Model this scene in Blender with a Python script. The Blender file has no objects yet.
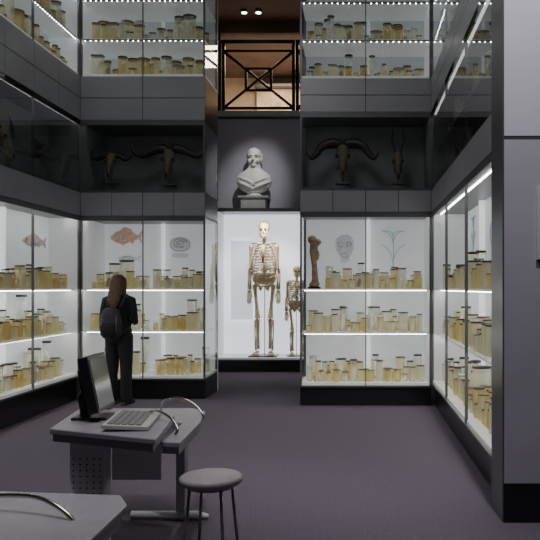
import bpy, bmesh, math, random
from mathutils import Vector, Matrix
R = random.Random(11)
COL = bpy.context.scene.collection
F = 750.0; H = 1.5
def PX(x, Y): return (x-355.0)*Y/F
def PZ(y, Y): return H+(288.0-y)*Y/F

# ---------------------------------------------------------------- materials
def nt(name):
    m = bpy.data.materials.new(name); m.use_nodes = True
    n = m.node_tree.nodes; l = m.node_tree.links
    return m, n, l, n['Principled BSDF'], n['Material Output']
def mat(name, c, rough=0.5, metal=0.0, em=None, es=0.0, noise=0.0, nscale=8.0, bump=0.0, bscale=80.0):
    m, n, l, p, o = nt(name)
    p.inputs['Base Color'].default_value = (*c, 1); p.inputs['Roughness'].default_value = rough
    p.inputs['Metallic'].default_value = metal
    if em: p.inputs['Emission Color'].default_value = (*em, 1); p.inputs['Emission Strength'].default_value = es
    if noise > 0:
        tc = n.new('ShaderNodeTexCoord'); tx = n.new('ShaderNodeTexNoise'); tx.inputs['Scale'].default_value = nscale
        tx.inputs['Detail'].default_value = 4
        r = n.new('ShaderNodeValToRGB'); e = r.color_ramp.elements
        e[0].position = .3; e[1].position = .7
        e[0].color = (*[v*(1-noise) for v in c], 1); e[1].color = (*[min(1, v*(1+noise)) for v in c], 1)
        l.new(tc.outputs['Object'], tx.inputs['Vector']); l.new(tx.outputs['Fac'], r.inputs['Fac']); l.new(r.outputs['Color'], p.inputs['Base Color'])
    if bump > 0:
        tc = n.new('ShaderNodeTexCoord'); tx = n.new('ShaderNodeTexNoise'); tx.inputs['Scale'].default_value = bscale
        b = n.new('ShaderNodeBump'); b.inputs['Strength'].default_value = bump; b.inputs['Distance'].default_value = .01
        l.new(tc.outputs['Object'], tx.inputs['Vector']); l.new(tx.outputs['Fac'], b.inputs['Height']); l.new(b.outputs['Normal'], p.inputs['Normal'])
    return m
def glass_mat(name, tint=(.93, .97, .96), base=.05, gain=.55, pw_=3):
    m, n, l, p, o = nt(name); n.remove(p)
    t = n.new('ShaderNodeBsdfTransparent'); t.inputs[0].default_value = (*tint, 1)
    g = n.new('ShaderNodeBsdfGlossy'); g.inputs['Roughness'].default_value = .01
    lw = n.new('ShaderNodeLayerWeight'); lw.inputs['Blend'].default_value = .5
    pw = n.new('ShaderNodeMath'); pw.operation = 'POWER'; pw.inputs[1].default_value = pw_
    ml = n.new('ShaderNodeMath'); ml.operation = 'MULTIPLY_ADD'; ml.inputs[1].default_value = gain; ml.inputs[2].default_value = base
    mx = n.new('ShaderNodeMixShader')
    l.new(lw.outputs['Facing'], pw.inputs[0]); l.new(pw.outputs[0], ml.inputs[0]); l.new(ml.outputs[0], mx.inputs[0])
    l.new(t.outputs[0], mx.inputs[1]); l.new(g.outputs[0], mx.inputs[2]); l.new(mx.outputs[0], o.inputs[0])
    return m
def fluid_mat(name, c, opac):
    m, n, l, p, o = nt(name)
    p.inputs['Base Color'].default_value = (*c, 1); p.inputs['Roughness'].default_value = .12
    t = n.new('ShaderNodeBsdfTransparent'); t.inputs[0].default_value = (*[v**.26 for v in c], 1)
    tl = n.new('ShaderNodeBsdfTranslucent'); tl.inputs[0].default_value = (*c, 1)
    m2 = n.new('ShaderNodeMixShader'); m2.inputs[0].default_value = .5
    mx = n.new('ShaderNodeMixShader'); mx.inputs[0].default_value = opac
    l.new(p.outputs[0], m2.inputs[1]); l.new(tl.outputs[0], m2.inputs[2])
    l.new(t.outputs[0], mx.inputs[1]); l.new(m2.outputs[0], mx.inputs[2]); l.new(mx.outputs[0], o.inputs[0])
    return m
M = {}
M['carpet'] = mat('carpet_wool', (.112, .090, .122), .95, noise=.22, nscale=60, bump=.5, bscale=220)
M['fascia'] = mat('fascia_metal', (.38, .39, .41), .36, .25, noise=.06, nscale=2)
M['frame'] = mat('frame_metal', (.16, .165, .17), .35, .5)
M['black'] = mat('black_plinth', (.012, .012, .014), .3)
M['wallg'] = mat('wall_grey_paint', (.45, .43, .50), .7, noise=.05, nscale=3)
M['wallgu'] = mat('wall_lavender_lit', (.62, .60, .68), .7, noise=.04, nscale=3)  # paler copy of the end wall colour, brightness of its lighting painted in
M['wallback'] = mat('wall_blue_grey', (.42, .41, .48), .7, noise=.05, nscale=3)
M['wdark'] = mat('wall_dark_paint', (.05, .048, .055), .8, noise=.1, nscale=3)
M['ceil'] = mat('ceiling_dark', (.12, .075, .06), .8, noise=.2, nscale=2)
M['upper'] = mat('upper_wall_cream', (.6, .48, .36), .7, noise=.15, nscale=3)
M['lit'] = mat('lit_back_panel', (.68, .71, .74), .6, em=(.87, .92, .96), es=.24, noise=.07, nscale=2)
M['litup'] = mat('upper_back_panel', (.42, .45, .46), .6, em=(.86, .93, .95), es=.08, noise=.06, nscale=2)
M['litwhite'] = mat('lit_white_panel', (.8, .82, .88), .6, em=(.86, .89, 1), es=.95)
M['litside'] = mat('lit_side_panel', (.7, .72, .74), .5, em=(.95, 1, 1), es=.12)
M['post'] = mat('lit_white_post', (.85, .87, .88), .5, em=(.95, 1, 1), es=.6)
M['shelf'] = mat('frosted_shelf', (.76, .80, .80), .35, em=(.95, 1, 1), es=.08)  # slight emission paints in the lit look of the shelf edges
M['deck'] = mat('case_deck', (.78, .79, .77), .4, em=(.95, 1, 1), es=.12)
M['strip'] = mat('light_strip', (1, 1, 1), .5, em=(1, .96, .88), es=18)
M['led'] = mat('led_dots', (1, 1, 1), .5, em=(.95, 1, 1), es=50)
M['fillstrip'] = mat('hidden_fill_strip', (1, 1, 1), .5, em=(1, .97, .9), es=2.2)  # added fill glow for the unlit cases, kept out of sight
M['darkback'] = mat('dark_back_panel', (.19, .22, .22), .5, noise=.25, nscale=2)
M['glass'] = glass_mat('case_glass')
M['glassd'] = glass_mat('dark_case_glass', (.85, .9, .9), .12, .75, 1.8)
M['bone'] = mat('bone', (.76, .64, .42), .55, noise=.2, nscale=20)
M['boned'] = mat('dim_bone', (.12, .10, .07), .6, noise=.35, nscale=15)  # bone darkened in colour to paint in the dim case lighting
M['bonem'] = mat('half_dim_bone', (.3, .25, .16), .6, noise=.35, nscale=15)  # bone at a middle tone, dimness of the case painted in
M['bones'] = mat('darker_bone', (.55, .44, .28), .55, noise=.2, nscale=20)
M['dark'] = mat('dark_hollow', (.03, .022, .015), .8)
M['horn'] = mat('horn', (.02, .016, .014), .45, noise=.35, nscale=14, bump=.5, bscale=40)
M['marble'] = mat('marble', (.86, .84, .80), .45, noise=.05, nscale=12)
M['stone'] = mat('grey_stone', (.5, .5, .5), .5, noise=.1, nscale=12)
M['deskt'] = mat('desk_laminate', (.33, .32, .36), .38, noise=.06, nscale=30)
M['deske'] = mat('desk_metal', (.36, .36, .39), .4, .1)
M['deskw'] = mat('pale_metal', (.75, .75, .78), .45, .0)
M['chrome'] = mat('chrome', (.55, .52, .47), .25, 1)
M['plast'] = mat('black_plastic', (.02, .02, .023), .35)
M['screen'] = mat('screen', (.008, .009, .012), .12)
M['key'] = mat('keyboard_case', (.55, .55, .52), .5)
M['keyc'] = mat('keys', (.28, .28, .28), .5)
M['seat'] = mat('stool_seat', (.40, .36, .38), .55, noise=.1, nscale=30)
M['steel'] = mat('steel', (.35, .34, .35), .3, .8)
M['skin'] = mat('skin', (.6, .36, .25), .5)
M['cloth'] = mat('black_cloth', (.014, .014, .018), .85, noise=.3, nscale=30)
M['trous'] = mat('dark_trousers', (.016, .016, .022), .85, noise=.3, nscale=30)
M['hair'] = mat('brown_hair', (.11, .065, .03), .5, noise=.45, nscale=40)
M['pack'] = mat('backpack_nylon', (.03, .032, .038), .6, noise=.5, nscale=18)
M['packs'] = mat('backpack_strap', (.22, .22, .22), .6)
M['iron'] = mat('black_iron', (.006, .006, .006), .5)
M['paper'] = mat('paper', (.55, .57, .57), .8)
M['inkred'] = mat('ink_red', (.80, .56, .46), .8, em=(1, .6, .5), es=.05, noise=.25, nscale=30)
M['inkpink'] = mat('ink_pink', (.66, .58, .57), .8, noise=.25, nscale=30)
M['inkgrey'] = mat('ink_grey', (.56, .61, .64), .8, noise=.2, nscale=30)
M['inkblue'] = mat('ink_blue', (.46, .68, .72), .8, noise=.2, nscale=25)
M['inkpale'] = mat('ink_pale', (.66, .71, .74), .8, em=(.87, .93, 1), es=.1, noise=.15, nscale=25)
FL = [fluid_mat('fluid_yellow', (.95, .85, .48), .36), fluid_mat('fluid_pale', (.96, .94, .78), .34), fluid_mat('fluid_amber', (.92, .74, .34), .40),
      fluid_mat('fluid_clear', (.94, .96, .90), .24), fluid_mat('fluid_straw', (.96, .90, .62), .36)]
SP = [mat('tissue_cream', (.9, .8, .54), .6, noise=.2, nscale=30), mat('tissue_tan', (.72, .54, .30), .6, noise=.3, nscale=30),
      mat('tissue_white', (.94, .91, .82), .6, noise=.1, nscale=30), mat('tissue_brown', (.34, .2, .11), .6, noise=.3, nscale=30)]
LD = [mat('lid_dark', (.05, .04, .035), .4), mat('lid_glass', (.7, .7, .64), .2), mat('lid_brown', (.18, .11, .06), .4)]

# ---------------------------------------------------------------- mesh builder
class MB:
    def __init__(s, fat=1.0): s.bm = bmesh.new(); s.m = 0; s.fat = fat
    def _fin(s, n0, smooth):
        for f in list(s.bm.faces)[n0:]:
            f.material_index = s.m; f.smooth = smooth
    def box(s, a, b, rot=None, piv=None):
        n0 = len(s.bm.faces)
        vs = [Vector((x, y, z)) for x in (a[0], b[0]) for y in (a[1], b[1]) for z in (a[2], b[2])]
        if rot is not None:
            pv = Vector(piv) if piv is not None else (Vector(a)+Vector(b))/2
            vs = [rot @ (v-pv)+pv for v in vs]
        v = [s.bm.verts.new(q) for q in vs]
        for f in ((0, 1, 3, 2), (4, 6, 7, 5), (0, 4, 5, 1), (2, 3, 7, 6), (0, 2, 6, 4), (1, 5, 7, 3)):
            s.bm.faces.new([v[i] for i in f])
        s._fin(n0, False); return s
    def tube(s, pts, rad, n=8, nrm=None, caps=True, closed=False):
        n0 = len(s.bm.faces); pts = [Vector(p) for p in pts]; N = len(pts)
        if not isinstance(rad, (list, tuple)): rad = [rad]*N
        rings = []; nv = Vector(nrm) if nrm else None
        for i, p in enumerate(pts):
            if closed: t = pts[(i+1) % N]-pts[i-1]
            else: t = pts[min(i+1, N-1)]-pts[max(i-1, 0)]
            if t.length < 1e-9: t = Vector((0, 0, 1))
            t.normalize()
            if nv is None: nv = Vector((1, 0, 0)) if abs(t.x) < .8 else Vector((0, 1, 0))
            nv = nv-t*nv.dot(t)
            if nv.length < 1e-6: nv = t.orthogonal()
            nv.normalize(); bn = t.cross(nv)
            r = rad[i]; a, b = (r if isinstance(r, (tuple, list)) else (r, r)); a *= s.fat; b *= s.fat
            rings.append([s.bm.verts.new(p+nv*(a*math.cos(2*math.pi*k/n))+bn*(b*math.sin(2*math.pi*k/n))) for k in range(n)])
        rr = range(N if closed else N-1)
        for i in rr:
            A, B = rings[i], rings[(i+1) % N]
            for k in range(n): s.bm.faces.new([A[k], A[(k+1) % n], B[(k+1) % n], B[k]])
        if caps and not closed:
            s.bm.faces.new(rings[0][::-1]); s.bm.faces.new(rings[-1])
        s._fin(n0, True); return s
    def ball(s, c, r, sub=2, rot=None):
        n0 = len(s.bm.faces)
        if not isinstance(r, (tuple, list)): r = (r, r, r)
        mt = Matrix.Translation(Vector(c)) @ (rot.to_4x4() if rot is not None else Matrix.Identity(4)) @ Matrix.Diagonal((*r, 1))
        bmesh.ops.create_icosphere(s.bm, subdivisions=sub, radius=1, matrix=mt)
        s._fin(n0, True); return s
    def prism(s, poly, z0, z1):
        n0 = len(s.bm.faces)
        a = [s.bm.verts.new((x, y, z0)) for x, y in poly]; b = [s.bm.verts.new((x, y, z1)) for x, y in poly]
        s.bm.faces.new(a[::-1]); s.bm.faces.new(b)
        for i in range(len(poly)):
            j = (i+1) % len(poly); s.bm.faces.new([a[i], a[j], b[j], b[i]])
        s._fin(n0, False); return s
    def vprism(s, poly, y0, y1):
        n0 = len(s.bm.faces)
        a = [s.bm.verts.new((x, y0, z)) for x, z in poly]; b = [s.bm.verts.new((x, y1, z)) for x, z in poly]
        s.bm.faces.new(a); s.bm.faces.new(b[::-1])
        for i in range(len(poly)):
            j = (i+1) % len(poly); s.bm.faces.new([a[j], a[i], b[i], b[j]])
        s._fin(n0, False); return s
    def quad(s, pts):
        n0 = len(s.bm.faces); s.bm.faces.new([s.bm.verts.new(p) for p in pts]); s._fin(n0, False); return s
    def obj(s, name, mats, parent=None, bevel=0, remesh=0, smooth_it=0, loc=None, recalc=True):
        if recalc: bmesh.ops.recalc_face_normals(s.bm, faces=s.bm.faces)
        me = bpy.data.meshes.new(name); s.bm.to_mesh(me); s.bm.free()
        for q in (mats if isinstance(mats, list) else [mats]): me.materials.append(q)
        o = bpy.data.objects.new(name, me); COL.objects.link(o)
        if parent: o.parent = parent
        if loc: o.location = loc
        if remesh:
            r = o.modifiers.new('Remesh', 'REMESH'); r.mode = 'VOXEL'; r.voxel_size = remesh; r.use_smooth_shade = True
        if smooth_it:
            q = o.modifiers.new('Smooth', 'SMOOTH'); q.iterations = smooth_it; q.factor = .5
        if bevel:
            q = o.modifiers.new('Bevel', 'BEVEL'); q.width = bevel; q.segments = 2; q.limit_method = 'ANGLE'
        return o
def tag(o, label, cat, group=None):
    o['label'] = label; o['category'] = cat
    if group: o['group'] = group
    return o
def struct(o, label=None):
    o['kind'] = 'structure'
    if label: o['label'] = label
    return o
def empty(name, loc, rz=0.0, sc=1.0):
    e = bpy.data.objects.new(name, None); e.empty_display_size = .1
    e.location = loc; e.rotation_euler = (0, 0, rz); e.scale = sc if isinstance(sc, tuple) else (sc, sc, sc); COL.objects.link(e); return e

# ---------------------------------------------------------------- room shell
XL, XR = -3.7, .97
YBL, YBR = 10.1, 9.53
CZ = 6.4
def room():
    struct(MB().box((-4.6, -1.5, -.1), (2.6, 18, 0)).obj('floor', M['carpet']), 'dark purple-grey carpet')
    struct(MB().box((-4.6, -1.5, CZ), (2.6, 18, CZ+.1)).obj('ceiling', M['ceil']), 'dark brown ceiling')
    struct(MB().box((-4.7, -1.5, 0), (-4.6, 18, CZ)).obj('wall_left', M['wdark']))
    struct(MB().box((2.6, -1.5, 0), (2.7, 18, CZ)).obj('wall_right', M['wdark']))
    struct(MB().box((-4.6, -1.6, 0), (2.6, -1.5, CZ)).obj('wall_front', M['wdark']))
    struct(MB().box((-4.6, 13.85, 0), (-2.56, 14.5, 4.62)).box((-2.56, 13.85, 2.96), (-.62, 14.5, 4.62)).box((-.62, 13.85, 0), (2.6, 14.5, 4.62)).obj('wall_back', M['wallback']), 'blue-grey painted wall below balcony')
    struct(MB().box((-4.6, 13.78, 4.66), (2.6, 18, 4.76)).obj('trim_1', M['stone']), 'pale balcony floor slab edge')
    struct(MB().box((-4.6, 17.5, 4.76), (2.6, 17.6, CZ)).obj('wall_upper_back', M['upper']), 'warm lit upper gallery wall')
    struct(MB().box((-2.62, 13.85, 4.76), (-2.48, 14.05, CZ)).obj('trim_2', M['wdark']))
    struct(MB().box((-2.48, 13.8, 6.2), (2.6, 14.1, CZ-.001)).obj('trim_3', M['ceil']))
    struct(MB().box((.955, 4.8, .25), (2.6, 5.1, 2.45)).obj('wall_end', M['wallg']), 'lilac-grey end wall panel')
    struct(MB().box((.955, 4.8, 2.475), (2.6, 5.1, CZ)).obj('wall_end_upper', M['wallgu']), 'lavender upper end wall panel coloured lighter as if lit')
    struct(MB().box((.956, 4.802, 2.449), (2.6, 5.1, 2.476)).obj('trim_4', M['wdark']), 'thin dark joint line')
    struct(MB().box((.95, 4.79, 0), (2.6, 5.1, .25)).obj('baseboard_right', M['black']))
    struct(MB().box((XR-.025, 4.803, 0), (XR+.3, 5.195, CZ)).obj('trim_5', M['frame']), 'dark metal corner post')
room()

# ---------------------------------------------------------------- cases
class Case:
    def __init__(s, label, loc, rz, W, z0, z1, D, shelves, ndiv, lit=True, plinth=0, fascia=(), left='solid', right='solid', leds=False, back=None, glass=None, front=True, name='display_case'):
        s.loc = Vector(loc); s.rz = rz; s.W = W; s.D = D; s.z0 = z0
        e = s.e = empty(name, (loc[0], loc[1], z0-plinth), rz); b = plinth; T = z1-z0+plinth
        tag(e, label, 'display case')
        P = ('litup' if leds else 'lit') if lit else 'darkback'
        if plinth:
            MB().box((0, .05, 0), (W, D, b-.02)).obj('plinth', M['black'], e)
            MB().box((0, .0, b-.022), (W, D, b)).obj('base_tray', M['frame'], e)
        MB().box((.005, .02, b), (W-.005, D, b+.03)).obj('deck', M['deck'] if lit else M['frame'], e)
        MB().box((0, D, 0), (W, D+.03, T)).obj('back_panel', back or M[P], e)
        MB().box((0, 0, T-.03), (W, D, T)).box((.0, .0, T-.065), (W, .02, T-.029)).obj('case_top', M['frame'], e)
        g = glass or M['glass' if lit else 'glassd']
        for nm, x, kind in (('left', 0, left), ('right', W, right)):
            if kind == 'solid':
                a, c = (x, x+.02) if x == 0 else (x-.02, x)
                MB().box((a, .02, b), (c, D, T-.03)).obj('side_panel', M['litside'] if lit else M['darkback'], e)
            elif kind == 'glass':
                MB().quad([(x, 0, b), (x, D, b), (x, D, T), (x, 0, T)]).obj('side_glass', g, e)
                a, c = (x, x+.03) if x == 0 else (x-.03, x)
                MB().box((a, D-.03, b), (c, D, T)).obj('frame_post', M['frame'], e)
        w = W/ndiv
        if front:
            for i in range(ndiv):
                MB().quad([(i*w, 0, b), ((i+1)*w, 0, b), ((i+1)*w, 0, T), (i*w, 0, T)]).obj('glass_panel', g, e)
        for i in range(ndiv+1):
            hw = .006 if 0 < i < ndiv else .012
            x = min(max(i*w, hw), W-hw)
            MB().box((x-hw, .002, b), (x+hw, .03, T-.03)).obj('frame_post', M['frame'], e)
            if lit and 0 < i < ndiv:
                MB().box((x+.03, D-.06, b), (x+.07, D, T-.03)).obj('rear_post', M['post'] if not leds else M['litside'], e)
        s.levels = [z0+.03]
        for z in shelves:
            zz = z-z0+b
            MB().box((.02, .07, zz-.018), (W-.02, D-.02, zz)).obj('shelf', M['shelf'] if lit else M['frame'], e)
            s.levels.append(z)
        for z in list(shelves)+[z1-.03]:
            zz = z-z0+b-.018 if z != z1-.03 else T-.03
            if lit and not leds:
                MB().box((.05, .11, zz-.008), (W-.05, .125, zz-.001)).obj('light_strip', M['strip'], e)
            elif z == z1-.03 and not leds:
                MB().box((.05, .03, zz-.014), (W-.05, .06, zz-.001)).obj('light_strip', M['fillstrip'], e)  # added strip behind the front lip, brightens skulls in unlit cases
            if leds:
                q = MB(); k = int(W/.07)
                q.m = 1; q.box((.03, .03, zz-.016), (W-.03, .07, zz-.001)); q.m = 0
                for i in range(k): q.ball((.05+i*(W-.1)/(k-1), .05, zz-.018), .0055, 1)
                o = q.obj('led_row', [M['led'], M['frame']], e); o['kind'] = 'stuff'
        if fascia:
            q = MB()
            for (za, zb) in fascia:
                for i in range(ndiv*2):
                    w2 = w/2
                    q.box((i*w2+.004, 0, za-z0+b+.005), ((i+1)*w2-.004, .03, zb-z0+b-.005))
            q.obj('fascia_panel', M['fascia'], e)
            za = fascia[0][0]; zb = fascia[-1][1]
            MB().box((0, .02, za-z0+b), (W, D, zb-z0+b)).obj('fascia_core', M['black'], e)
    def world(s, x, y, z):
        c, sn = math.cos(s.rz), math.sin(s.rz)
        return Vector((s.loc.x+x*c-y*sn, s.loc.y+x*sn+y*c, z))
HP = math.pi/2
D = .42
WL = 4.35; YL0 = YBL-WL
WRW = 4.33
LL = [(2.47, 2.79)]; LM = [(3.76, 4.06), (4.06, 4.355)]
RL = [(2.466, 2.745)]; RM = [(3.736, 3.953), (3.953, 4.17)]
BLw, BRw = 1.68, 1.68
c_bl = Case('display case of jars with white lit back and fish prints', (XL, YBL, 0), 0, BLw, .28, 2.47, .93, [.92, 1.49], 2, plinth=.28, fascia=LL, right='glass', front=False)
c_ll = Case('long lit wall case of specimen jars on white shelves', (XL, YL0, 0), HP, WL, .33, 2.47, D, [.92, 1.49], 3, plinth=.33, fascia=LL, front=False)
c_br = Case('lit display case of jars beside giant skeleton niche', (-.70, YBR, 0), 0, BRw-.01, .26, 2.466, .75, [.93, 1.49], 2, plinth=.26, fascia=RL, left='glass', front=False)
c_rr = Case('long lit wall case of jars meeting grey end wall', (XR, YBR, 0), -HP, WRW, .30, 2.466, D, [.93, 1.49], 3, plinth=.30, fascia=RL, front=False)
m_bl = Case('unlit case holding horned skulls', (XL, YBL, 0), 0, BLw, 2.79, 3.76, .93, [], 1, lit=False, fascia=LM, right='glass', front=False)
m_ll = Case('unlit glass wall case above lit jar case', (XL, YL0, 0), HP, WL, 2.79, 3.76, D, [], 3, lit=False, fascia=LM)
m_br = Case('unlit case holding musk ox and antelope skulls', (-.70, YBR, 0), 0, BRw-.01, 2.745, 3.736, .75, [], 1, lit=False, fascia=RM, left='glass', front=False)
m_rr = Case('unlit reflective glass wall case above jars', (XR, YBR, 0), -HP, WRW, 2.745, 3.736, D, [3.24], 3, lit=False, fascia=RM)
u_bl = Case('upper gallery case of jars with dotted lights', (XL, YBL, 0), 0, BLw, 4.355, 6.38, .93, [4.88, 5.42], 2, right='glass', leds=True, front=False)
u_ll = Case('upper wall case of jars under dotted lights', (XL, YL0, 0), HP, WL, 4.355, 6.38, D, [4.88, 5.42], 3, leds=True, front=False)
u_br = Case('upper gallery case of small jars with dotted lights', (-.70, YBR, 0), 0, BRw-.01, 4.17, 6.38, .75, [4.68, 5.17], 2, left='glass', leds=True, front=False)
u_rr = Case('upper reflective wall case with dotted lights in place of reflections', (XR, YBR, 0), -HP, WRW, 4.17, 6.38, D, [4.68, 5.17], 3, leds=True, glass=M['glassd'])  # glowing back, LED rows and jars stand in for reflections on this glass
SKY = 13.4
c_sk = Case('tall white-lit niche case holding giant human skeleton', (-2.52, SKY, 0), 0, 1.86, .22, 2.93, .9, [], 1, plinth=.22, back=M['litwhite'], front=False)

# ---------------------------------------------------------------- jars
KINDS = []
for i, (h, r, fl, sp, ld, sh) in enumerate([
    (.24, .055, 0, 0, 0, 'r'), (.28, .065, 4, 2, 2, 'r'), (.18, .05, 2, 1, 0, 'r'), (.27, .045, 1, 2, 1, 'r'), (.20, .07, 0, 0, 2, 'r'),
    (.24, .06, 1, 2, 0, 's'), (.14, .04, 4, 0, 0, 'r'), (.33, .055, 1, 2, 0, 'r'), (.21, .06, 4, 0, 0, 's'), (.12, .05, 0, 2, 0, 'r'),
    (.21, .045, 3, 3, 0, 'r'), (.16, .055, 1, 2, 0, 'r'), (.10, .035, 0, 2, 1, 'r'), (.23, .035, 4, 2, 0, 'r'), (.38, .05, 3, 2, 0, 'r'), (.15, .08, 1, 0, 2, 'r'),
    (.31, .08, 1, 2, 0, 'r'), (.09, .03, 4, 1, 0, 'r'), (.11, .042, 3, 2, 0, 's'), (.19, .03, 0, 2, 0, 'r')]):
    KINDS.append(dict(h=h, r=r, fl=fl, sp=sp, ld=ld, sh=sh))
def jar_parts(k, n=12):
    h, r = k['h'], k['r']
    def body(q):
        if k['sh'] == 's': q.box((-r, -r*.6, 0), (r, r*.6, h*.93))
        else: q.tube([(0, 0, 0), (0, 0, .006), (0, 0, h*.82), (0, 0, h*.89), (0, 0, h*.93)], [r*.9, r, r, r*.9, r*.92], n)
    def lid(q):
        if k['sh'] == 's': q.box((-r*1.05, -r*.66, h*.94), (r*1.05, r*.66, h))
        else: q.tube([(0, 0, h*.935), (0, 0, h*.945), (0, 0, h*.99), (0, 0, h)], [r*.95, r*1.02, r*1.02, r*.9], n)
    def spec(q):
        rr = r*.70 if k['sh'] == 'r' else r*.5
        yy = 1 if k['sh'] == 'r' else .8
        q.ball((0, 0, h*.36), (rr, rr*.8*yy, h*.2), 2); q.ball((r*.12, 0, h*.56), (rr*.7, rr*.6*yy, h*.16), 1)
        q.ball((-r*.2, 0, h*.2), (rr*.6, rr*.6*yy, h*.12), 1); q.tube([(0, 0, h*.6), (0, 0, h*.9)], r*.05, 4)
    return body, lid, spec
TM = {}; TP = {}
for i, k in enumerate(KINDS):
    b, l, s_ = jar_parts(k)
    q = MB(); q.m = 0; b(q); q.m = 1; l(q); q.m = 2; s_(q)
    o = q.obj('specimen_jar', [FL[k['fl']], LD[k['ld']], SP[k['sp']]]); TM[i] = o.data; bpy.data.objects.remove(o)
    b, l, s_ = jar_parts(k, 18); res = []
    for fn, nm, mt in ((b, 'specimen_jar', FL[k['fl']]), (l, 'jar_lid', LD[k['ld']]), (s_, 'specimen', SP[k['sp']])):
        q = MB(); fn(q); o = q.obj(nm, mt); res.append(o.data); bpy.data.objects.remove(o)
    TP[i] = res
FN = ['yellow', 'pale', 'amber', 'clear', 'straw-coloured']; LN = ['black', 'glass', 'brown']
NJ = 0
STUFF = MB()
def put_jar(case, x, y, z, ki, sc, grp, parts=False):
    global NJ
    k = KINDS[ki]; p = case.world(x, y, z+.001)
    if parts == 'stuff':
        h, r = k['h']*sc, k['r']*sc; q = STUFF
        q.m = k['fl']; q.tube([p, p+Vector((0, 0, h*.93))], r, 8)
        q.m = 5+k['ld']; q.tube([p+Vector((0, 0, h*.94)), p+Vector((0, 0, h))], r*1.02, 8)
        q.m = 8+k['sp']; q.ball(p+Vector((0, 0, h*.42)), (r*.65, r*.65, h*.3), 1)
        return
    NJ += 1
    if parts:
        o = bpy.data.objects.new('specimen_jar', TP[ki][0]); COL.objects.link(o)
        for nm, me in (('jar_lid', TP[ki][1]), ('specimen', TP[ki][2])):
            c = bpy.data.objects.new(nm, me); COL.objects.link(c); c.parent = o
    else:
        o = bpy.data.objects.new('specimen_jar', TM[ki]); COL.objects.link(o)
    o.location = p; o.scale = (sc, sc, sc); o.rotation_euler = (0, 0, case.rz+(R.uniform(-.2, .2)))
    shp = 'square-sided' if k['sh'] == 's' else ('tall' if k['h'] > .25 else ('squat' if k['h'] < .16 else 'round'))
    tag(o, f"{shp} glass jar of {FN[k['fl']]} fluid with {LN[k['ld']]} lid on shelf", 'specimen jar', grp)
    return o
def fill(case, z, x0, x1, rows, grp, lo=.8, hi=1.15, skip=.02, maxh=.5, parts=None, pitch=1.0, stuff=()):
    for ri, y in enumerate(list(rows)+list(stuff)):
        st = ri >= len(rows)
        x = x0+R.uniform(0, .03)
        while x < x1:
            ki = R.randrange(len(KINDS)); sc = R.uniform(lo, hi)*(1.12 if st else 1); k = KINDS[ki]
            if ri == 0 and k['h'] > .26: sc *= .9
            r = k['r']*sc
            if k['h']*sc > maxh: sc = maxh/k['h']
            if x+2*r > x1: break
            if R.random() > skip:
                wp = case.world(x, y, z)
                put_jar(case, x+r*1.05, y, z, ki, sc, grp, parts='stuff' if st else bool(parts and parts(wp)))
            x += 2.12*r*pitch+R.uniform(.0, .016)
for z, g in zip(c_bl.levels, ('bottom', 'middle', 'top')):
    fill(c_bl, z, .06, .81, [.2], f'specimen jars on the {g} shelf of the fish print case', lo=.9, hi=1.2, stuff=[.45, .7])
    fill(c_bl, z, .92, 1.64, [.2], f'specimen jars on the {g} shelf of the fish print case', lo=.9, hi=1.2, stuff=[.45, .7])
for z, g in zip(c_ll.levels, ('bottom', 'middle', 'top')):
    fill(c_ll, z, WL-2.45, WL-.08, [.17], f'specimen jars on the {g} shelf of the long wall case', lo=.85, hi=1.2, stuff=[.32])
for z, g in zip(c_br.levels, ('bottom', 'middle', 'top')):
    fill(c_br, z, .06 if g != 'top' else .3, 1.62, [.18], f'specimen jars on the {g} shelf beside the skeleton niche', lo=.72, hi=1.0, stuff=[.38, .6])
near = lambda p: p.y < 7.0
for z, g in zip(c_rr.levels, ('bottom', 'middle', 'top')):
    fill(c_rr, z, .06, 4.25, [.17], f'specimen jars on the {g} shelf of the long case by the end wall', lo=.82, hi=1.1, parts=near, stuff=[.32])
for z in u_bl.levels[:2]:
    fill(u_bl, z, .06, 1.64, [.2], 'specimen jars in the upper fish-side case', lo=1.0, hi=1.3, stuff=[.5])
for z in u_br.levels[:2]:
    fill(u_br, z, .06, 1.62, [.2], 'specimen jars in the upper skeleton-side case', lo=.8, hi=1.05, stuff=[.45])
for z in u_ll.levels[:1]:
    fill(u_ll, z, WL-2.5, WL-.1, [.16], 'specimen jars in the upper long wall case', lo=1.15, hi=1.4)
fill(u_ll, u_ll.levels[1], WL-2.5, WL-.1, [], 'x', lo=1.0, hi=1.2, stuff=[.16])
for z in u_rr.levels[:2]: fill(u_rr, z, .1, 2.6, [], 'x', lo=.9, hi=1.15, stuff=[.16])
fill(m_rr, 3.24, .1, 4.2, [], 'x', lo=.8, hi=1.1, stuff=[.2])
o = STUFF.obj('specimen_jars', FL+LD+SP); tag(o, 'rear rows of yellow and clear specimen jars on shelves', 'specimen jars'); o['kind'] = 'stuff'
print('JARS', NJ)

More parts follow.
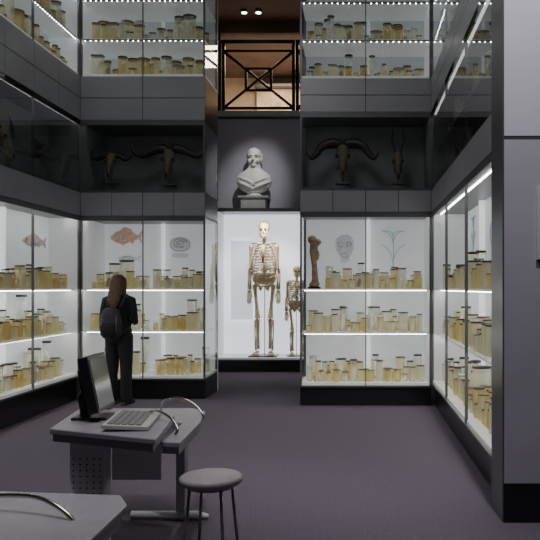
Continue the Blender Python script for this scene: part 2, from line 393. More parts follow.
# ---------------------------------------------------------------- prints on back panels
def fish_poly(L, Hh, flip=1):
    top = [(-.5, -.02), (-.46, .06), (-.38, .16), (-.28, .25), (-.16, .31), (-.12, .42), (.0, .43), (.14, .36), (.2, .24), (.3, .12), (.36, .08), (.5, .32), (.45, .0)]
    bot = [(.5, -.32), (.36, -.08), (.28, -.14), (.2, -.30), (.12, -.22), (-.05, -.30), (-.1, -.40), (-.16, -.30), (-.3, -.25), (-.42, -.14), (-.48, -.08)]
    return [(flip*x*L, y*Hh) for x, y in top+bot]
def print_fish(case, x, z, L, Hh, m, label, flip=1):
    q = MB(); q.vprism(fish_poly(L, Hh, flip), 0, .006)
    q.m = 1; q.ball((-.36*L*flip, -.002, .06*Hh), (.012, .003, .012), 1)
    q.tube([(-.25*L*flip, -.001, .2*Hh), (-.21*L*flip, -.001, 0), (-.25*L*flip, -.001, -.2*Hh)], .004, 4)
    q.tube([(-.12*L*flip, -.001, -.02*Hh), (0, -.001, -.12*Hh), (.02*L*flip, -.001, -.02*Hh)], .004, 4)
    o = q.obj('fish_print', [m, M['inkgrey']]); o.location = case.world(x, case.D-.012, z); o.rotation_euler = (0, 0, case.rz)
    tag(o, label, 'picture', 'animal prints on case backs')
print_fish(c_bl, .34, PZ(237, 11), .48, .34, M['inkred'], 'pale orange-pink fish illustration on white case back')
print_fish(c_ll, WL-.48, 2.10, .72, .24, M['inkpink'], 'faint reddish-grey fish illustration on white case back')
print_fish(c_ll, WL-1.75, 2.12, .7, .32, M['inkgrey'], 'faint grey deep-bodied fish illustration on case back', -1)
def print_lines(case, x, z, paths, label, nm='anatomy_print', m=None, w=.006, fills=()):
    q = MB()
    for p in paths: q.tube([(a, 0, b) for a, b in p], w, 5)
    q.m = 1
    for p in fills: q.vprism(p, .002, .006)
    o = q.obj(nm, [m or M['inkblue'], M['inkpale']]); o.location = case.world(x, case.D-.014, z); o.rotation_euler = (0, 0, case.rz)
    tag(o, label, 'picture', 'animal prints on case backs')
def arc(cx, cz, rx, rz, a0, a1, n=14): return [(cx+rx*math.cos(math.radians(a0+(a1-a0)*i/n)), cz+rz*math.sin(math.radians(a0+(a1-a0)*i/n))) for i in range(n+1)]
print_lines(c_bl, 1.13, 2.14, [arc(.01, .02, .05, .03, 0, 260), arc(0, .02, .1, .06, 0, 300), arc(0, 0, .15, .1, 0, 350)], 'faint grey coiled shell drawing on case back', m=M['inkgrey'], w=.008, fills=[arc(0, 0, .14, .09, 0, 350), arc(0, -.16, .13, .04, 0, 350)])
print_lines(c_bl, .36, 1.93, [arc(0, .0, .08, .03, 0, 360), [(.14, 0), (.2, .05)], [(.14, 0), (.2, -.05)]], 'faint grey flatfish drawing on case back', m=M['inkgrey'], fills=[arc(0, 0, .14, .05, 0, 350)])
def spread(): return [[(0, .25), (.01, 0), (0, -.3)], arc(.15, .1, .15, .18, 180, 90), arc(-.15, .1, .15, .18, 0, 90), arc(.2, -.2, .2, .3, 180, 100), arc(-.2, -.2, .2, .3, 0, 80), arc(.1, .22, .1, .06, 180, 60), arc(-.1, .22, .1, .06, 0, 120)]
print_lines(c_br, .56, 2.05, [arc(-.06, .05, .03, .035, 0, 360), arc(.06, .05, .03, .035, 0, 360), arc(0, -.1, .04, .03, 0, 360)], 'faint pale skull drawing on case back', m=M['inkgrey'], fills=[[(-.12, .12), (-.05, .18), (.05, .18), (.12, .12), (.13, .0), (.07, -.12), (.05, -.2), (-.05, -.2), (-.07, -.12), (-.13, .0)]])
print_lines(c_br, 1.22, 2.0, spread(), 'faint blue-green branching anatomy drawing on case back')
for i, xx in enumerate((.8, 2.1, 3.3)):
    print_lines(c_rr, xx, 2.05, spread() if i != 1 else [arc(0, 0, .2, .15, 0, 360), arc(0, 0, .12, .08, 0, 360), [(.2, 0), (.4, .1)]], 'faint blue-green anatomy drawing on case back')

# ---------------------------------------------------------------- large dry bone
q = MB(); q.tube([(0, 0, .03), (.01, 0, .12), (0, 0, .3), (-.02, 0, .48), (0, 0, .58)], [.055, .045, .036, .045, .06], 12)
q.ball((-.03, 0, .64), (.06, .055, .06)); q.ball((.045, 0, .61), (.05, .045, .045)); q.ball((.03, 0, .06), (.042, .042, .042)); q.ball((-.03, 0, .05), (.042, .042, .042)); q.ball((.04, 0, .44), (.03, .03, .07))
bo = empty('mounted_bone', c_br.world(.17, .25, 1.491)); tag(bo, 'large brown mounted limb bone on black base', 'bone')
q.obj('bone_shaft', mat('brown_bone', (.32, .23, .15), .6, noise=.5, nscale=14), bo, remesh=.01, smooth_it=1)
MB().box((-.08, -.07, 0), (.08, .07, .025)).obj('base', M['black'], bo)

# ---------------------------------------------------------------- horned skulls
def skull(case, x, y, z, kind, sc, label, bone=None, rz=0):
    p = case.world(x, y, z); e = empty('horned_skull', p, case.rz+rz, sc); tag(e, label, 'skull', 'animal skulls in dark cases')
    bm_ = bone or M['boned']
    q = MB(); q.tube([(0, .05, .44), (0, .0, .40), (0, -.04, .30), (0, -.09, .18), (0, -.11, .10), (0, -.11, .06)], [(.055, .06), (.078, .085), (.062, .075), (.04, .055), (.03, .04), (.025, .025)], 12, nrm=(1, 0, 0))
    q.ball((.065, -.06, .32), (.026, .03, .03)); q.ball((-.065, -.06, .32), (.026, .03, .03))
    q.ball((.045, -.06, .2), (.016, .02, .06)); q.ball((-.045, -.06, .2), (.016, .02, .06))
    q.obj('cranium', bm_, e, remesh=.009)
    for s in (1, -1):
        q = MB(); q.ball((s*.068, -.082, .325), (.018, .018, .022)); q.obj('eye_socket', M['dark'], e)
    q = MB(); q.ball((0, -.14, .11), (.016, .02, .035)); q.obj('nose_opening', M['dark'], e)
    q = MB(); q.tube([(0, .03, .01), (0, .03, .3)], .008, 6).box((-.08, -.06, 0), (.08, .1, .015)); q.obj('stand', M['frame'], e)
    for s in (1, -1):
        if kind == 'buffalo':
            P = [(.02, .0, .44), (.10, 0, .47), (.22, 0, .43), (.34, 0, .38), (.43, 0, .41), (.47, 0, .50), (.42, 0, .58)]; Rr = [.05, .06, .048, .038, .028, .018, .004]
        elif kind == 'gnu':
            P = [(.04, 0, .42), (.12, 0, .42), (.21, 0, .37), (.27, 0, .40), (.27, 0, .50), (.20, 0, .60)]; Rr = [.04, .042, .036, .028, .018, .004]
        elif kind == 'musk':
            P = [(.02, 0, .46), (.12, 0, .48), (.24, -.02, .44), (.31, -.04, .34), (.37, -.08, .29), (.43, -.08, .38)]; Rr = [.055, .065, .05, .036, .022, .004]
        elif kind == 'ram':
            P = [(.05, .0, .43), (.13, .02, .5), (.20, .03, .46), (.21, .0, .34), (.16, -.05, .28), (.12, -.07, .34)]; Rr = [.045, .044, .038, .03, .02, .006]
        else:
            P = [(.035, .02, .44), (.05, .05, .55), (.09, .05, .66), (.07, .03, .76), (.1, .0, .86)]; Rr = [.026, .022, .017, .011, .004]
        pts = [Vector((s*a, b, c)) for a, b, c in P]; sp, sr = [], []
        for i in range(len(pts)-1):
            p0, p1, p2, p3 = pts[max(i-1, 0)], pts[i], pts[i+1], pts[min(i+2, len(pts)-1)]
            for t in (0, .25, .5, .75):
                sp.append(.5*((2*p1)+(p2-p0)*t+(2*p0-5*p1+4*p2-p3)*t*t+(3*p1-p0-3*p2+p3)*t**3)); sr.append((Rr[i]*(1-t)+Rr[i+1]*t)*(1+.06*((len(sr) % 2)*2-1)))
        sp.append(pts[-1]); sr.append(Rr[-1])
        MB().tube(sp, sr, 10).obj('horn', M['horn'], e)
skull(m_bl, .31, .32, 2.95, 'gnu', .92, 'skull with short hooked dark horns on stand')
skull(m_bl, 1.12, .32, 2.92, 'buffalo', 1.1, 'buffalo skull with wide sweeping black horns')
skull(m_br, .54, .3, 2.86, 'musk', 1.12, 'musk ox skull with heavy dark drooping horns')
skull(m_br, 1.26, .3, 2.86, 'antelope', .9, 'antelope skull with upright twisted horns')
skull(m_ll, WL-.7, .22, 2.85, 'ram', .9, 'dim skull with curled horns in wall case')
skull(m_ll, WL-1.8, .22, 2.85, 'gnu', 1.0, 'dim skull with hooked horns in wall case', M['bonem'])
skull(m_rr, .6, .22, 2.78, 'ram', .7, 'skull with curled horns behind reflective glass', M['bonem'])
skull(m_rr, 1.9, .22, 2.78, 'gnu', .66, 'horned skull behind reflective glass', M['bonem'])

# ---------------------------------------------------------------- human skeletons
def skeleton(loc, sc, label, rz=0, B=None):
    e = empty('human_skeleton', loc, rz, sc); tag(e, label, 'skeleton'); B = B or M['bone']
    FT = 1.9
    q = MB(); q.ball((0, .02, 1.67), (.083, .09, .08)); q.ball((0, -.035, 1.60), (.06, .045, .06)); q.tube([(-.055, -.0, 1.59), (-.045, -.03, 1.55), (0, -.075, 1.535), (.045, -.03, 1.55), (.055, 0, 1.59)], .017, 6)
    for k in range(-3, 4): q.box((k*.010-.004, -.083, 1.548), (k*.010+.004, -.07, 1.572))
    q.m = 1; q.ball((.028, -.07, 1.632), (.019, .014, .017)); q.ball((-.028, -.07, 1.632), (.019, .014, .017)); q.ball((0, -.078, 1.598), (.011, .01, .014))
    q.obj('skull', [B, M['dark']], e)
    q = MB(1.3); q.tube([(0, .03, 1.55), (0, .045, 1.46), (0, .07, 1.3), (0, .06, 1.15), (0, .03, 1.05), (0, .05, .95)], [.012, .013, .015, .018, .02, .02], 6)
    for i in range(22):
        t = i/21; z = 1.54-.58*t; y = .03+.04*math.sin(math.pi*min(1, t*1.25)); w = .03+.018*t
        q.box((-w, y-.018, z-.009), (w, y+.02, z+.009))
    q.obj('spine', B, e)
    q = MB(1.5)
    for i in range(11):
        z = 1.45-i*.033; w = .09+.08*math.sin(math.pi*min(1, (i+1.5)/10)*.62); dz = .05+.006*i; fr = .025 if i < 7 else .05+.02*(i-7)
        for s in (1, -1):
            q.tube([(s*.02, .07, z), (s*w*.7, .095, z-.008), (s*w, .03, z-dz*.4), (s*w*.92, -.05, z-dz*.8), (s*w*.5, -.095, z-dz), (s*fr, -.1, z-dz+.01)][:(6 if i < 8 else 5)], .0072, 5)
    q.tube([(0, -.1, 1.43), (0, -.11, 1.33), (0, -.105, 1.2)], [(.022, .008), (.017, .008), (.01, .006)], 6, nrm=(1, 0, 0))
    for s in (1, -1):
        q.tube([(s*.02, -.095, 1.44), (s*.08, -.08, 1.455), (s*.175, .0, 1.455)], .009, 5)
        q.vprism([(s*.08, 1.44), (s*.18, 1.44), (s*.12, 1.27)], .09, .1)
    q.obj('rib_cage', B, e)
    q = MB(1.3)
    for s in (1, -1):
        q.ball((s*.09, .03, 1.0), (.085, .03, .085), rot=Matrix.Rotation(s*.5, 3, 'Y')); q.ball((s*.09, 0, .93), (.038, .035, .035))
        q.tube([(s*.09, -.02, .94), (s*.05, -.05, .90), (0, -.055, .905)], .015, 6); q.tube([(s*.08, .01, .92), (s*.05, .02, .85), (s*.03, -.03, .88)], .013, 6)
    q.ball((0, .06, .95), (.05, .02, .065)); q.obj('pelvis', B, e)
    for s in (1, -1):
        q = MB(FT); q.tube([(s*.18, .01, 1.44), (s*.185, .01, 1.40), (s*.192, .01, 1.27), (s*.195, .01, 1.14), (s*.197, .01, 1.11)], [.022, .016, .011, .013, .018], 7)
        q.tube([(s*.186, 0, 1.10), (s*.196, -.015, .98), (s*.193, -.02, .86)], [.012, .007, .011], 6); q.tube([(s*.215, .02, 1.11), (s*.225, .01, .98), (s*.222, -.01, .86)], [.012, .0065, .008], 6)
        q.ball((s*.207, -.018, .835), (.032, .016, .022))
        for k in range(4):
            x = s*(.184+k*.016); q.tube([(x, -.02, .83), (x+s*.002, -.022, .77), (x+s*.002, -.028, .71), (x, -.035, .665+abs(k-1.4)*.01)], [.005, .0038, .0042, .003], 5)
        q.tube([(s*.186, -.025, .825), (s*.168, -.04, .78), (s*.163, -.05, .74)], [.006, .005, .003], 5)
        q.obj('arm_bones', B, e)
        q = MB(FT); q.ball((s*.09, 0, .93), .035); q.tube([(s*.09, 0, .93), (s*.135, .01, .90), (s*.125, 0, .82), (s*.105, -.01, .65), (s*.095, 0, .53), (s*.095, 0, .49)], [.016, .020, .014, .013, .019, .023], 8)
        q.ball((s*.095, -.04, .50), (.024, .016, .026))
        q.tube([(s*.09, 0, .475), (s*.09, 0, .44), (s*.09, .005, .27), (s*.09, .01, .09)], [.022, .016, .012, .016], 8)
        q.tube([(s*.13, .015, .46), (s*.132, .02, .28), (s*.12, .015, .07)], [.008, .0045, .008], 6)
        q.ball((s*.095, .045, .04), (.025, .035, .03)); q.ball((s*.1, -.01, .05), (.03, .04, .02))
        for k in range(5):
            x = s*(.072+k*.015); q.tube([(x, -.02, .045), (x+s*.004*k, -.09, .028), (x+s*.006*k, -.15+k*.01, .014)], [.006, .005, .004], 5)
        q.obj('leg_bones', B, e)
    q = MB(); q.box((-.2, -.2, 0), (.2, .14, .012)); q.tube([(0, .09, .0), (0, .09, 1.6)], .006, 6); q.obj('base', M['black'], e)
skeleton((PX(264, 13.8), 13.8, .252), (1.28, 1.3, 1.42), 'very tall pale human skeleton standing in white-lit case')
skeleton((PX(297, 13.85), 13.85, .252), 1.66/1.75, 'small human skeleton standing beside giant skeleton', .2, M['bones'])
o = MB().box((0, 0, 0), (.42, .012, 1.5)).obj('text_panel', mat('info_panel', (.6, .63, .68), .6, em=(.82, .86, 1), es=.75)); o.location = (-2.36, SKY+.84, .9); tag(o, 'pale information panel on back of skeleton case', 'panel')

# ---------------------------------------------------------------- bust
e = empty('portrait_bust', (-1.83, 13.62, 2.931)); tag(e, 'white marble bust of balding man on grey block', 'statue')
MB().box((-.22, -.17, 0), (.22, .17, .19)).box((-.27, -.2, .19), (.27, .2, .225)).obj('base_block', M['stone'], e)
q = MB(); q.tube([(0, 0, .17), (0, 0, .19), (0, 0, .23), (0, 0, .27)], [.17, .17, .12, .13], 24)
q.tube([(0, 0, .25), (0, -.01, .29), (0, -.01, .35), (0, 0, .44), (0, 0, .53), (0, 0, .60), (0, 0, .65), (0, 0, .70), (0, 0, .75), (0, -.01, .84)], [(.16, .1), (.24, .14), (.31, .17), (.35, .18), (.35, .17), (.32, .15), (.26, .14), (.18, .13), (.135, .12), (.12, .12)], 32, nrm=(1, 0, 0))
for s in (1, -1):
    q.tube([(s*.32, -.02, .56), (s*.22, -.13, .52), (s*.08, -.175, .46), (-s*.05, -.18, .38)], [.03, .03, .03, .02], 10)
    q.tube([(s*.33, -.02, .48), (s*.24, -.14, .42), (s*.10, -.175, .36), (0, -.165, .31)], [.03, .03, .028, .02], 10)
    q.ball((s*.148, .02, .92), (.022, .04, .05)); q.ball((s*.13, .05, 1.0), (.045, .09, .06)); q.ball((s*.142, .03, .97), (.035, .05, .05))
    q.ball((s*.07, -.115, .88), (.05, .045, .05)); q.ball((s*.052, -.148, .952), (.024, .014, .013)); q.tube([(s*.015, -.166, .985), (s*.06, -.168, .995), (s*.105, -.14, .98)], .016, 8)
q.ball((0, .01, 1.01), (.148, .175, .15), 3); q.ball((0, -.03, .9), (.13, .125, .15), 3); q.ball((0, -.12, .785), (.055, .048, .04)); q.tube([(0, -.16, .99), (0, -.19, .925), (0, -.2, .905), (0, -.165, .893)], [.017, .026, .032, .026], 10)
q.tube([(-.042, -.142, .852), (0, -.165, .856), (.042, -.142, .852)], .011, 8); q.tube([(-.035, -.142, .83), (0, -.163, .828), (.035, -.142, .83)], .012, 8)
bf = q.obj('bust_figure', M['marble'], e, remesh=.0065, smooth_it=2); bf.scale = (.9, .9, .9); bf.location = (0, 0, .225-.17*.9)

# ---------------------------------------------------------------- balcony railing
def railing(x0):
    e = empty('balcony_railing', (x0, 13.92, 4.761)); tag(e, 'black iron balcony railing with crossed bars', 'railing', 'balcony railings')
    W, Hh = 1.30, 1.3
    MB().box((-.03, -.04, Hh-.035), (W+.03, .04, Hh+.035)).obj('top_rail', M['iron'], e)
    q = MB()
    for x in (.0, W): q.box((x-.03, -.025, 0), (x+.03, .025, Hh-.03))
    q.box((0, -.02, .05), (W, .02, .1)); q.box((0, -.02, Hh-.19), (W, .02, Hh-.145)); q.obj('rail_frame', M['iron'], e)
    a, b, zc = .08, Hh-.17, (.08+Hh-.17)/2
    q = MB(); q.tube([(0, 0, a), (W, 0, b)], .026, 6); q.tube([(0, 0, b), (W, 0, a)], .026, 6)
    q.obj('cross_bars', M['iron'], e)
    q = MB(); h, v = W*.18, .2
    q.box((W/2-h-.022, -.02, zc-v), (W/2-h+.022, .02, zc+v)); q.box((W/2+h-.022, -.02, zc-v), (W/2+h+.022, .02, zc+v))
    q.box((W/2-h, -.02, zc-v-.022), (W/2+h, .02, zc-v+.022)); q.box((W/2-h, -.02, zc+v-.022), (W/2+h, .02, zc+v+.022)); q.obj('centre_rectangle', M['iron'], e)
railing(-2.44); railing(-1.07)
LENS = mat('lamp_lens', (1, 1, 1), .5, em=(1, .82, .55), es=12)
for x, y in ((-1.95, 13.2), (-1.7, 13.2), (-1.3, 5.5), (-2.4, 8.0)):
    e = empty('ceiling_spotlight', (x, y, CZ-.001)); tag(e, 'small round ceiling spotlight', 'lamp', 'ceiling spotlights')
    MB().tube([(0, 0, 0), (0, 0, -.05)], .06, 16).obj('housing', M['frame'], e)
    MB().tube([(0, 0, -.051), (0, 0, -.06)], .045, 16).obj('lens', LENS, e)
e = empty('gallery_cabinet', (-2.3, 17.1, 4.761)); tag(e, 'warmly lit cabinet on upper gallery', 'cabinet')
MB().box((0, 0, 0), (1.5, .3, .25)).box((0, .28, .25), (1.5, .3, 1.35)).box((0, 0, 1.35), (1.5, .3, 1.4)).obj('cabinet_body', M['frame'], e)
MB().box((.03, .25, .26), (1.47, .279, 1.34)).obj('cabinet_back', mat('warm_lit', (.6, .46, .32), .6, em=(1, .72, .45), es=.25, noise=.4, nscale=5), e)

# ---------------------------------------------------------------- notice on end wall
e = empty('wall_notice', (1.158, 4.8, PZ(260, 4.8))); tag(e, 'framed pale notice on lilac-grey end wall', 'sign')
MB().box((0, -.015, 0), (.34, 0, .46)).obj('notice_frame', M['stone'], e); MB().box((.005, -.018, .005), (.335, -.0151, .455)).obj('notice_sheet', M['paper'], e)

# ---------------------------------------------------------------- desks
def smooth_path(pts, ts=(0, .2, .4, .6, .8)):
    sp = []
    for i in range(len(pts)-1):
        p0, p1, p2, p3 = pts[max(i-1, 0)], pts[i], pts[i+1], pts[min(i+2, len(pts)-1)]
        for t in ts: sp.append(.5*((2*p1)+(p2-p0)*t+(2*p0-5*p1+4*p2-p3)*t*t+(3*p1-p0-3*p2+p3)*t**3))
    sp.append(pts[-1]); return sp
def desk(name, poly, zt, label, column=None, legs=(), rail=None, modesty=None, foot=True, ins_k=.95):
    cx = sum(p[0] for p in poly)/len(poly); cy = sum(p[1] for p in poly)/len(poly)
    e = empty(name, (cx, cy, 0)); tag(e, label, 'desk')
    L = lambda p: (p[0]-cx, p[1]-cy)
    pl = [L(p) for p in poly]
    MB().prism(pl, zt-.03, zt).obj('desk_top', M['deskt'], e, bevel=.006)
    ins = [(x*ins_k, y*ins_k) for x, y in pl]
    MB().prism(ins, zt-.07, zt-.031).obj('apron', M['deske'], e)
    if column:
        (x0, y0, x1, y1) = column; x0 -= cx; x1 -= cx; y0 -= cy; y1 -= cy
        q = MB(); q.box((x0, y0, .05), (x1, y1, zt-.071)); q.m = 1
        nx = 5; w = (x1-x0)
        for i in range(nx):
            for k in range(16):
                xx = x0+w*(i+.5)/nx; zz = .12+k*(zt-.25)/16
                q.tube([(xx, y0-.0015, zz), (xx, y0+.001, zz)], .0045, 8)
        q.obj('perforated_column', [M['deskw'], M['dark']], e)
        if foot: MB().box((x0-.02, y0-.02, 0), (x1+.05, y1+.02, .05)).obj('foot', M['deskw'], e, bevel=.01)
    for (lx, ly) in legs:
        lx -= cx; ly -= cy
        MB().box((lx-.03, ly-.05, .06), (lx+.03, ly+.05, zt-.071)).obj('leg', M['deske'], e, bevel=.008)
        MB().tube([(lx-.33, ly, .03), (lx+.1, ly, .03), (lx+.17, ly, .02)], [(.03, .025), (.03, .025), (.02, .015)], 10).obj('foot', M['deskw'], e)
    if modesty:
        (x0, y0, x1, y1, z0, z1) = modesty
        MB().box((x0-cx, y0-cy, z0), (x1-cx, y1-cy, z1)).obj('modesty_panel', M['deskw'], e, bevel=.004)
    if rail:
        MB().tube(smooth_path([Vector((p[0]-cx, p[1]-cy, p[2])) for p in rail]), .008, 10).obj('hand_rail', M['chrome'], e)
    return e
def P3(x, y, Y): return (PX(x, Y), Y, PZ(y, Y))
desk('computer_desk', [(-1.63, 4.0), (-.99, 3.72), (-1.07, 4.45), (-1.72, 4.70)], .75, 'grey computer desk with perforated steel leg column',
     column=(-1.52, 4.0, -1.34, 4.12), rail=[(-1.25, 4.44, .75), (-1.22, 4.40, .775), (-1.13, 4.28, .80), (-1.03, 4.16, .785), (-.97, 4.10, .735), (-.98, 4.08, .70)],
     modesty=(-1.33, 4.10, -1.06, 4.13, .45, .679))
desk('side_desk', [(-1.03, 4.0), (-.93, 3.98), (-.95, 4.6), (-1.0, 5.0), (-1.1, 5.12), (-1.65, 5.12), (-1.65, 4.78), (-1.05, 4.56)], .68, 'grey curved-end desk behind computer desk',
     legs=[(-1.12, 4.86)], rail=[(-1.28, 4.95, .68), (-1.26, 4.93, .75), (-1.15, 4.88, .785), (-1.04, 4.84, .75), (-.975, 4.8, .69), (-.985, 4.8, .64)])
desk('near_desk', [(-1.7, 1.5), (-.84, 1.5), (-.79, 2.1), (-.79, 2.6), (-.85, 2.72), (-1.7, 2.82)], .75, 'grey desk with bent chrome hand rail',
     column=(-1.5, 1.9, -1.3, 2.05), rail=[(-1.32, 2.6, .75), (-1.27, 2.55, .79), P3(30, 496, 2.5), P3(58, 507, 2.45), P3(76, 525, 2.42), (-.90, 2.40, .68)])

# monitor
e = empty('computer_monitor', (-1.45, 4.33, .751), .05); tag(e, 'black flat-screen monitor on computer desk', 'monitor')
RY = Matrix.Rotation(-.2, 3, 'Y')
MB().box((-.04, -.17, .05), (.02, .17, .37), rot=RY, piv=(0, 0, .05)).box((-.075, -.1, .09), (-.035, .1, .3), rot=RY, piv=(0, 0, .05)).obj('monitor_housing', M['plast'], e, bevel=.006)
MB().box((.0205, -.15, .07), (.023, .15, .35), rot=RY, piv=(0, 0, .05)).obj('screen', M['screen'], e)
MB().box((-.16, -.09, 0), (.04, .09, .015)).obj('monitor_base', M['plast'], e, bevel=.004)
MB().tube([(-.10, 0, .01), (-.12, 0, .12), (-.08, 0, .2)], [(.03, .045), (.03, .04), (.02, .03)], 8).obj('neck', M['plast'], e)
# keyboard
e = empty('computer_keyboard', (-1.23, 4.15, .751), .12); tag(e, 'beige computer keyboard on grey desk', 'keyboard')
MB().box((-.12, -.24, 0), (.12, .24, .022), rot=Matrix.Rotation(.06, 3, 'Y')).obj('keyboard_body', M['key'], e, bevel=.004, loc=(0, 0, .008))
q = MB()
for i in range(5):
    for k in range(17):
        q.box((-.095+i*.036, -.215+k*.0255, .030), (-.066+i*.036, -.195+k*.0255, .037), rot=Matrix.Rotation(.06, 3, 'Y'), piv=(0, 0, .02))
kk = q.obj('keys', M['keyc'], e); kk['kind'] = 'stuff'
# stool
Ys = 4.0; e = empty('stool', (PX(211, Ys), Ys, 0)); tag(e, 'round grey-topped stool with thin metal legs', 'stool')
zs = PZ(475, Ys)
MB().tube([(0, 0, zs-.045), (0, 0, zs-.035), (0, 0, zs-.012), (0, 0, zs)], [.15, .165, .168, .155], 40).obj('seat', M['seat'], e)
MB().tube([(.12*math.cos(t*math.pi/12), .12*math.sin(t*math.pi/12), zs-.055) for t in range(24)], .01, 6, closed=True, nrm=(0, 0, 1)).obj('seat_ring', M['steel'], e)
for a in (35, 125, 215, 305):
    c, s = math.cos(math.radians(a)), math.sin(math.radians(a))
    MB().tube([(.12*c, .12*s, zs-.046), (.14*c, .14*s, zs*.5), (.17*c, .17*s, 0)], .009, 8).obj('leg', M['steel'], e)

# ---------------------------------------------------------------- person
Yp = 9.66; PA = -.12; e = empty('person', (PX(119, Yp), Yp, 0), PA); tag(e, 'standing visitor in black clothes with long hair looking into case', 'person')
q = MB()
q.tube([(0, 0, .86), (0, 0, .93), (0, .0, 1.05), (0, .005, 1.2), (0, 0, 1.32), (0, -.005, 1.39), (0, -.005, 1.43), (0, .01, 1.5)], [(.14, .1), (.15, .105), (.115, .085), (.13, .1), (.14, .09), (.08, .065), (.05, .052), (.05, .055)], 16, nrm=(1, 0, 0))
for s in (1, -1):
    q.tube([(s*.085, 0, .9), (s*.09, .005, .7), (s*.09, .01, .48), (s*.09, -.005, .32), (s*.09, -.015, .08)], [.08, .07, .052, .05, .035], 12)
    q.tube([(s*.09, -.05, .04), (s*.095, .03, .045), (s*.1, .12, .03), (s*.1, .17, .025)], [.032, .04, .035, .02], 10)
    q.tube([(s*.12, 0, 1.36), (s*.165, -.005, 1.34), (s*.19, -.01, 1.22), (s*.20, -.01, 1.09), (s*.17, .09, 1.07), (s*.10, .18, 1.09)], [.045, .047, .038, .033, .03, .023], 12)
    q.tube([(s*.10, .18, 1.09), (s*.085, .215, 1.10), (s*.07, .25, 1.11)], [(.02, .024), (.016, .038), (.014, .036)], 10, nrm=(0, 0, 1))
    for k in range(4):
        yb = .25-.004*k; zz = 1.13-.018*k; ln = (.06, .07, .065, .05)[k]
        q.tube([(s*.07, yb, zz), (s*.058, yb+ln*.55, zz), (s*.035, yb+ln*.9, zz-.01), (s*.022, yb+ln*.85, zz-.015)], [.0095, .009, .0085, .007], 6)
    q.tube([(s*.08, .20, 1.12), (s*.06, .22, 1.15), (s*.04, .245, 1.16)], [.011, .010, .008], 6)
    q.ball((s*.075, .005, 1.565), (.012, .02, .03))
q.ball((0, 0, 1.585), (.073, .09, .088)); q.ball((0, .03, 1.53), (.055, .06, .065)); q.tube([(0, .09, 1.575), (0, .108, 1.545), (0, .1, 1.54)], [.008, .013, .014], 6)
q.ball((0, .07, 1.49), (.025, .022, .018)); q.tube([(-.02, .088, 1.515), (0, .094, 1.516), (.02, .088, 1.515)], .006, 6)
q.obj('body', M['skin'], e, remesh=.008, smooth_it=1)
for s in (1, -1):
    q = MB(); q.ball((s*.028, .082, 1.578), (.013, .008, .009)); q.obj('eye', M['dark'], e)
q = MB()
q.tube([(0, 0, .84), (0, 0, .93), (0, .0, 1.06), (0, .005, 1.2), (0, 0, 1.33), (0, -.005, 1.40), (0, 0, 1.43)], [(.18, .13), (.172, .125), (.14, .105), (.155, .115), (.16, .105), (.095, .08), (.062, .062)], 18, nrm=(1, 0, 0))
for s in (1, -1):
    q.tube([(s*.12, 0, 1.355), (s*.17, -.005, 1.345), (s*.2, -.01, 1.22), (s*.215, -.015, 1.08), (s*.18, .09, 1.06), (s*.105, .17, 1.09)], [.055, .058, .05, .048, .044, .033], 12)
q.obj('jacket', M['cloth'], e, remesh=.012, smooth_it=2)
q = MB(); q.tube([(0, 0, .80), (0, 0, .95)], [(.16, .115), (.165, .12)], 16, nrm=(1, 0, 0))
for s in (1, -1): q.tube([(s*.085, 0, .9), (s*.09, .005, .7), (s*.094, .01, .48), (s*.10, -.005, .3), (s*.105, -.015, .045)], [.10, .093, .078, .074, .074], 12)
q.obj('trousers', M['trous'], e, remesh=.012, smooth_it=1)
for s in (1, -1):
    q = MB(); q.tube([(s*.09, -.065, .042), (s*.095, .02, .045), (s*.1, .12, .036), (s*.102, .19, .028)], [(.035, .04), (.042, .043), (.044, .035), (.03, .024)], 12, nrm=(1, 0, 0)); q.box((s*.095-.04, -.08, 0), (s*.095+.045, .19, .02))
    q.obj('shoe', M['black'], e, remesh=.008, smooth_it=1)
q = MB(); q.ball((0, -.018, 1.60), (.087, .098, .088)); q.tube([(0, -.055, 1.6), (0, -.09, 1.5), (0, -.125, 1.42), (0, -.15, 1.34), (0, -.16, 1.24)], [(.08, .06), (.09, .055), (.092, .045), (.08, .03), (.035, .014)], 14, nrm=(1, 0, 0))
for s in (1, -1): q.tube([(s*.06, .03, 1.62), (s*.078, .0, 1.55), (s*.088, -.03, 1.46), (s*.095, -.06, 1.36), (s*.085, -.1, 1.28)], [.026, .028, .027, .022, .01], 8)
q.obj('hair', M['hair'], e, remesh=.01, smooth_it=1)
b = empty('backpack', (PX(119, Yp), Yp, 0), PA); tag(b, 'black nylon backpack worn by the standing visitor', 'backpack')
q = MB(); q.tube([(-.02, -.18, .86), (-.02, -.19, .91), (-.02, -.20, 1.02), (-.02, -.195, 1.14), (-.02, -.18, 1.22), (-.02, -.17, 1.25)], [(.10, .04), (.14, .07), (.15, .08), (.14, .07), (.11, .05), (.07, .03)], 18, nrm=(1, 0, 0)); q.obj('pack_body', M['pack'], b, remesh=.012, smooth_it=1)
q = MB(); q.tube([(-.02, -.265, .89), (-.02, -.275, .94), (-.02, -.275, 1.02), (-.02, -.265, 1.06)], [(.08, .02), (.1, .03), (.1, .03), (.07, .015)], 14, nrm=(1, 0, 0)); q.obj('front_pocket', M['cloth'], b)
for s in (1, -1):
    q = MB(); q.tube([(s*.07, -.14, 1.24), (s*.10, -.11, 1.36), (s*.11, -.03, 1.425), (s*.115, .06, 1.38), (s*.13, .115, 1.26), (s*.14, .1, 1.12), (s*.15, -.02, 1.0), (s*.11, -.14, .93)], [(.022, .006)]*8, 8, nrm=(1, 0, 0)); q.obj('shoulder_strap', M['pack'], b)
for s in (1, -1):
    q = MB(); q.tube([(-.02+s*.09, -.235, 1.16), (-.02+s*.10, -.262, 1.06), (-.02+s*.10, -.262, .94)], (.006), 6); q.obj('compression_strap', M['packs'], b)

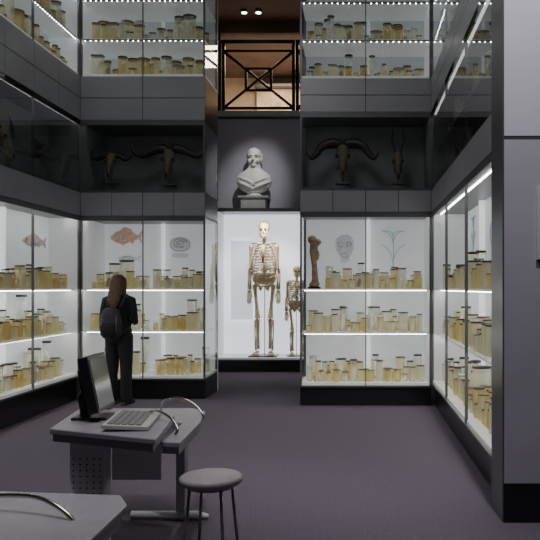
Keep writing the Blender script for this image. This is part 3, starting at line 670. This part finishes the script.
# ---------------------------------------------------------------- lights
def area(name, loc, sx, sy, pw, col=(1, 1, 1), rot=(0, 0, 0), spread=math.pi):
    l = bpy.data.lights.new(name, 'AREA'); l.shape = 'RECTANGLE'; l.size = sx; l.size_y = sy; l.energy = pw; l.color = col; l.spread = spread
    o = bpy.data.objects.new(name, l); o.location = loc; o.rotation_euler = rot; COL.objects.link(o)
def spot(name, loc, tgt, pw, ang, col=(1, 1, 1), blend=.6, r=.05):
    l = bpy.data.lights.new(name, 'SPOT'); l.energy = pw; l.spot_size = math.radians(ang); l.spot_blend = blend; l.color = col; l.shadow_soft_size = r
    o = bpy.data.objects.new(name, l); o.location = loc; o.rotation_euler = (Vector(tgt)-Vector(loc)).to_track_quat('-Z', 'Y').to_euler(); COL.objects.link(o)
area('room_light', (-1.4, 3.4, 6.3), 1.6, 4, 85, (1, .96, 1))
spot('bust_light', (-1.1, 11.4, 6.1), (-1.83, 13.62, 3.55), 300, 26, (1, .98, .95), blend=1)
spot('skeleton_light', (-1.6, 13.46, 2.86), (-1.68, 13.9, 1.2), 70, 110, (1, .96, .87), r=.1)
spot('end_wall_light', (1.0, 3.6, 5.6), (1.25, 4.8, 3.6), 420, 70, (.98, .96, 1))
spot('desk_light', (-.6, 2.5, 6.2), (-1.2, 4.0, .75), 320, 45, (1, .95, .98))
spot('floor_light', (-.6, 6.5, 6.2), (-.8, 7.6, 0), 150, 60, (.97, .92, 1))
area('gallery_light', (-1.4, 15.6, 6.3), 1.5, 1.5, 150, (1, .76, .52))
w = bpy.data.worlds.new('world'); bpy.context.scene.world = w; w.use_nodes = True
w.node_tree.nodes['Background'].inputs[0].default_value = (.05, .05, .06, 1); w.node_tree.nodes['Background'].inputs[1].default_value = .5

# ---------------------------------------------------------------- camera
cam = bpy.data.cameras.new('camera'); co = bpy.data.objects.new('camera', cam); COL.objects.link(co)
cam.sensor_width = 36; cam.sensor_fit = 'HORIZONTAL'; cam.lens = F/540*36
co.location = (0, 0, H); co.rotation_euler = (math.pi/2, 0, 0)
cam.shift_x = -(355-270)/540; cam.shift_y = (288-270)/540
cam.clip_start = .05
bpy.context.scene.camera = co
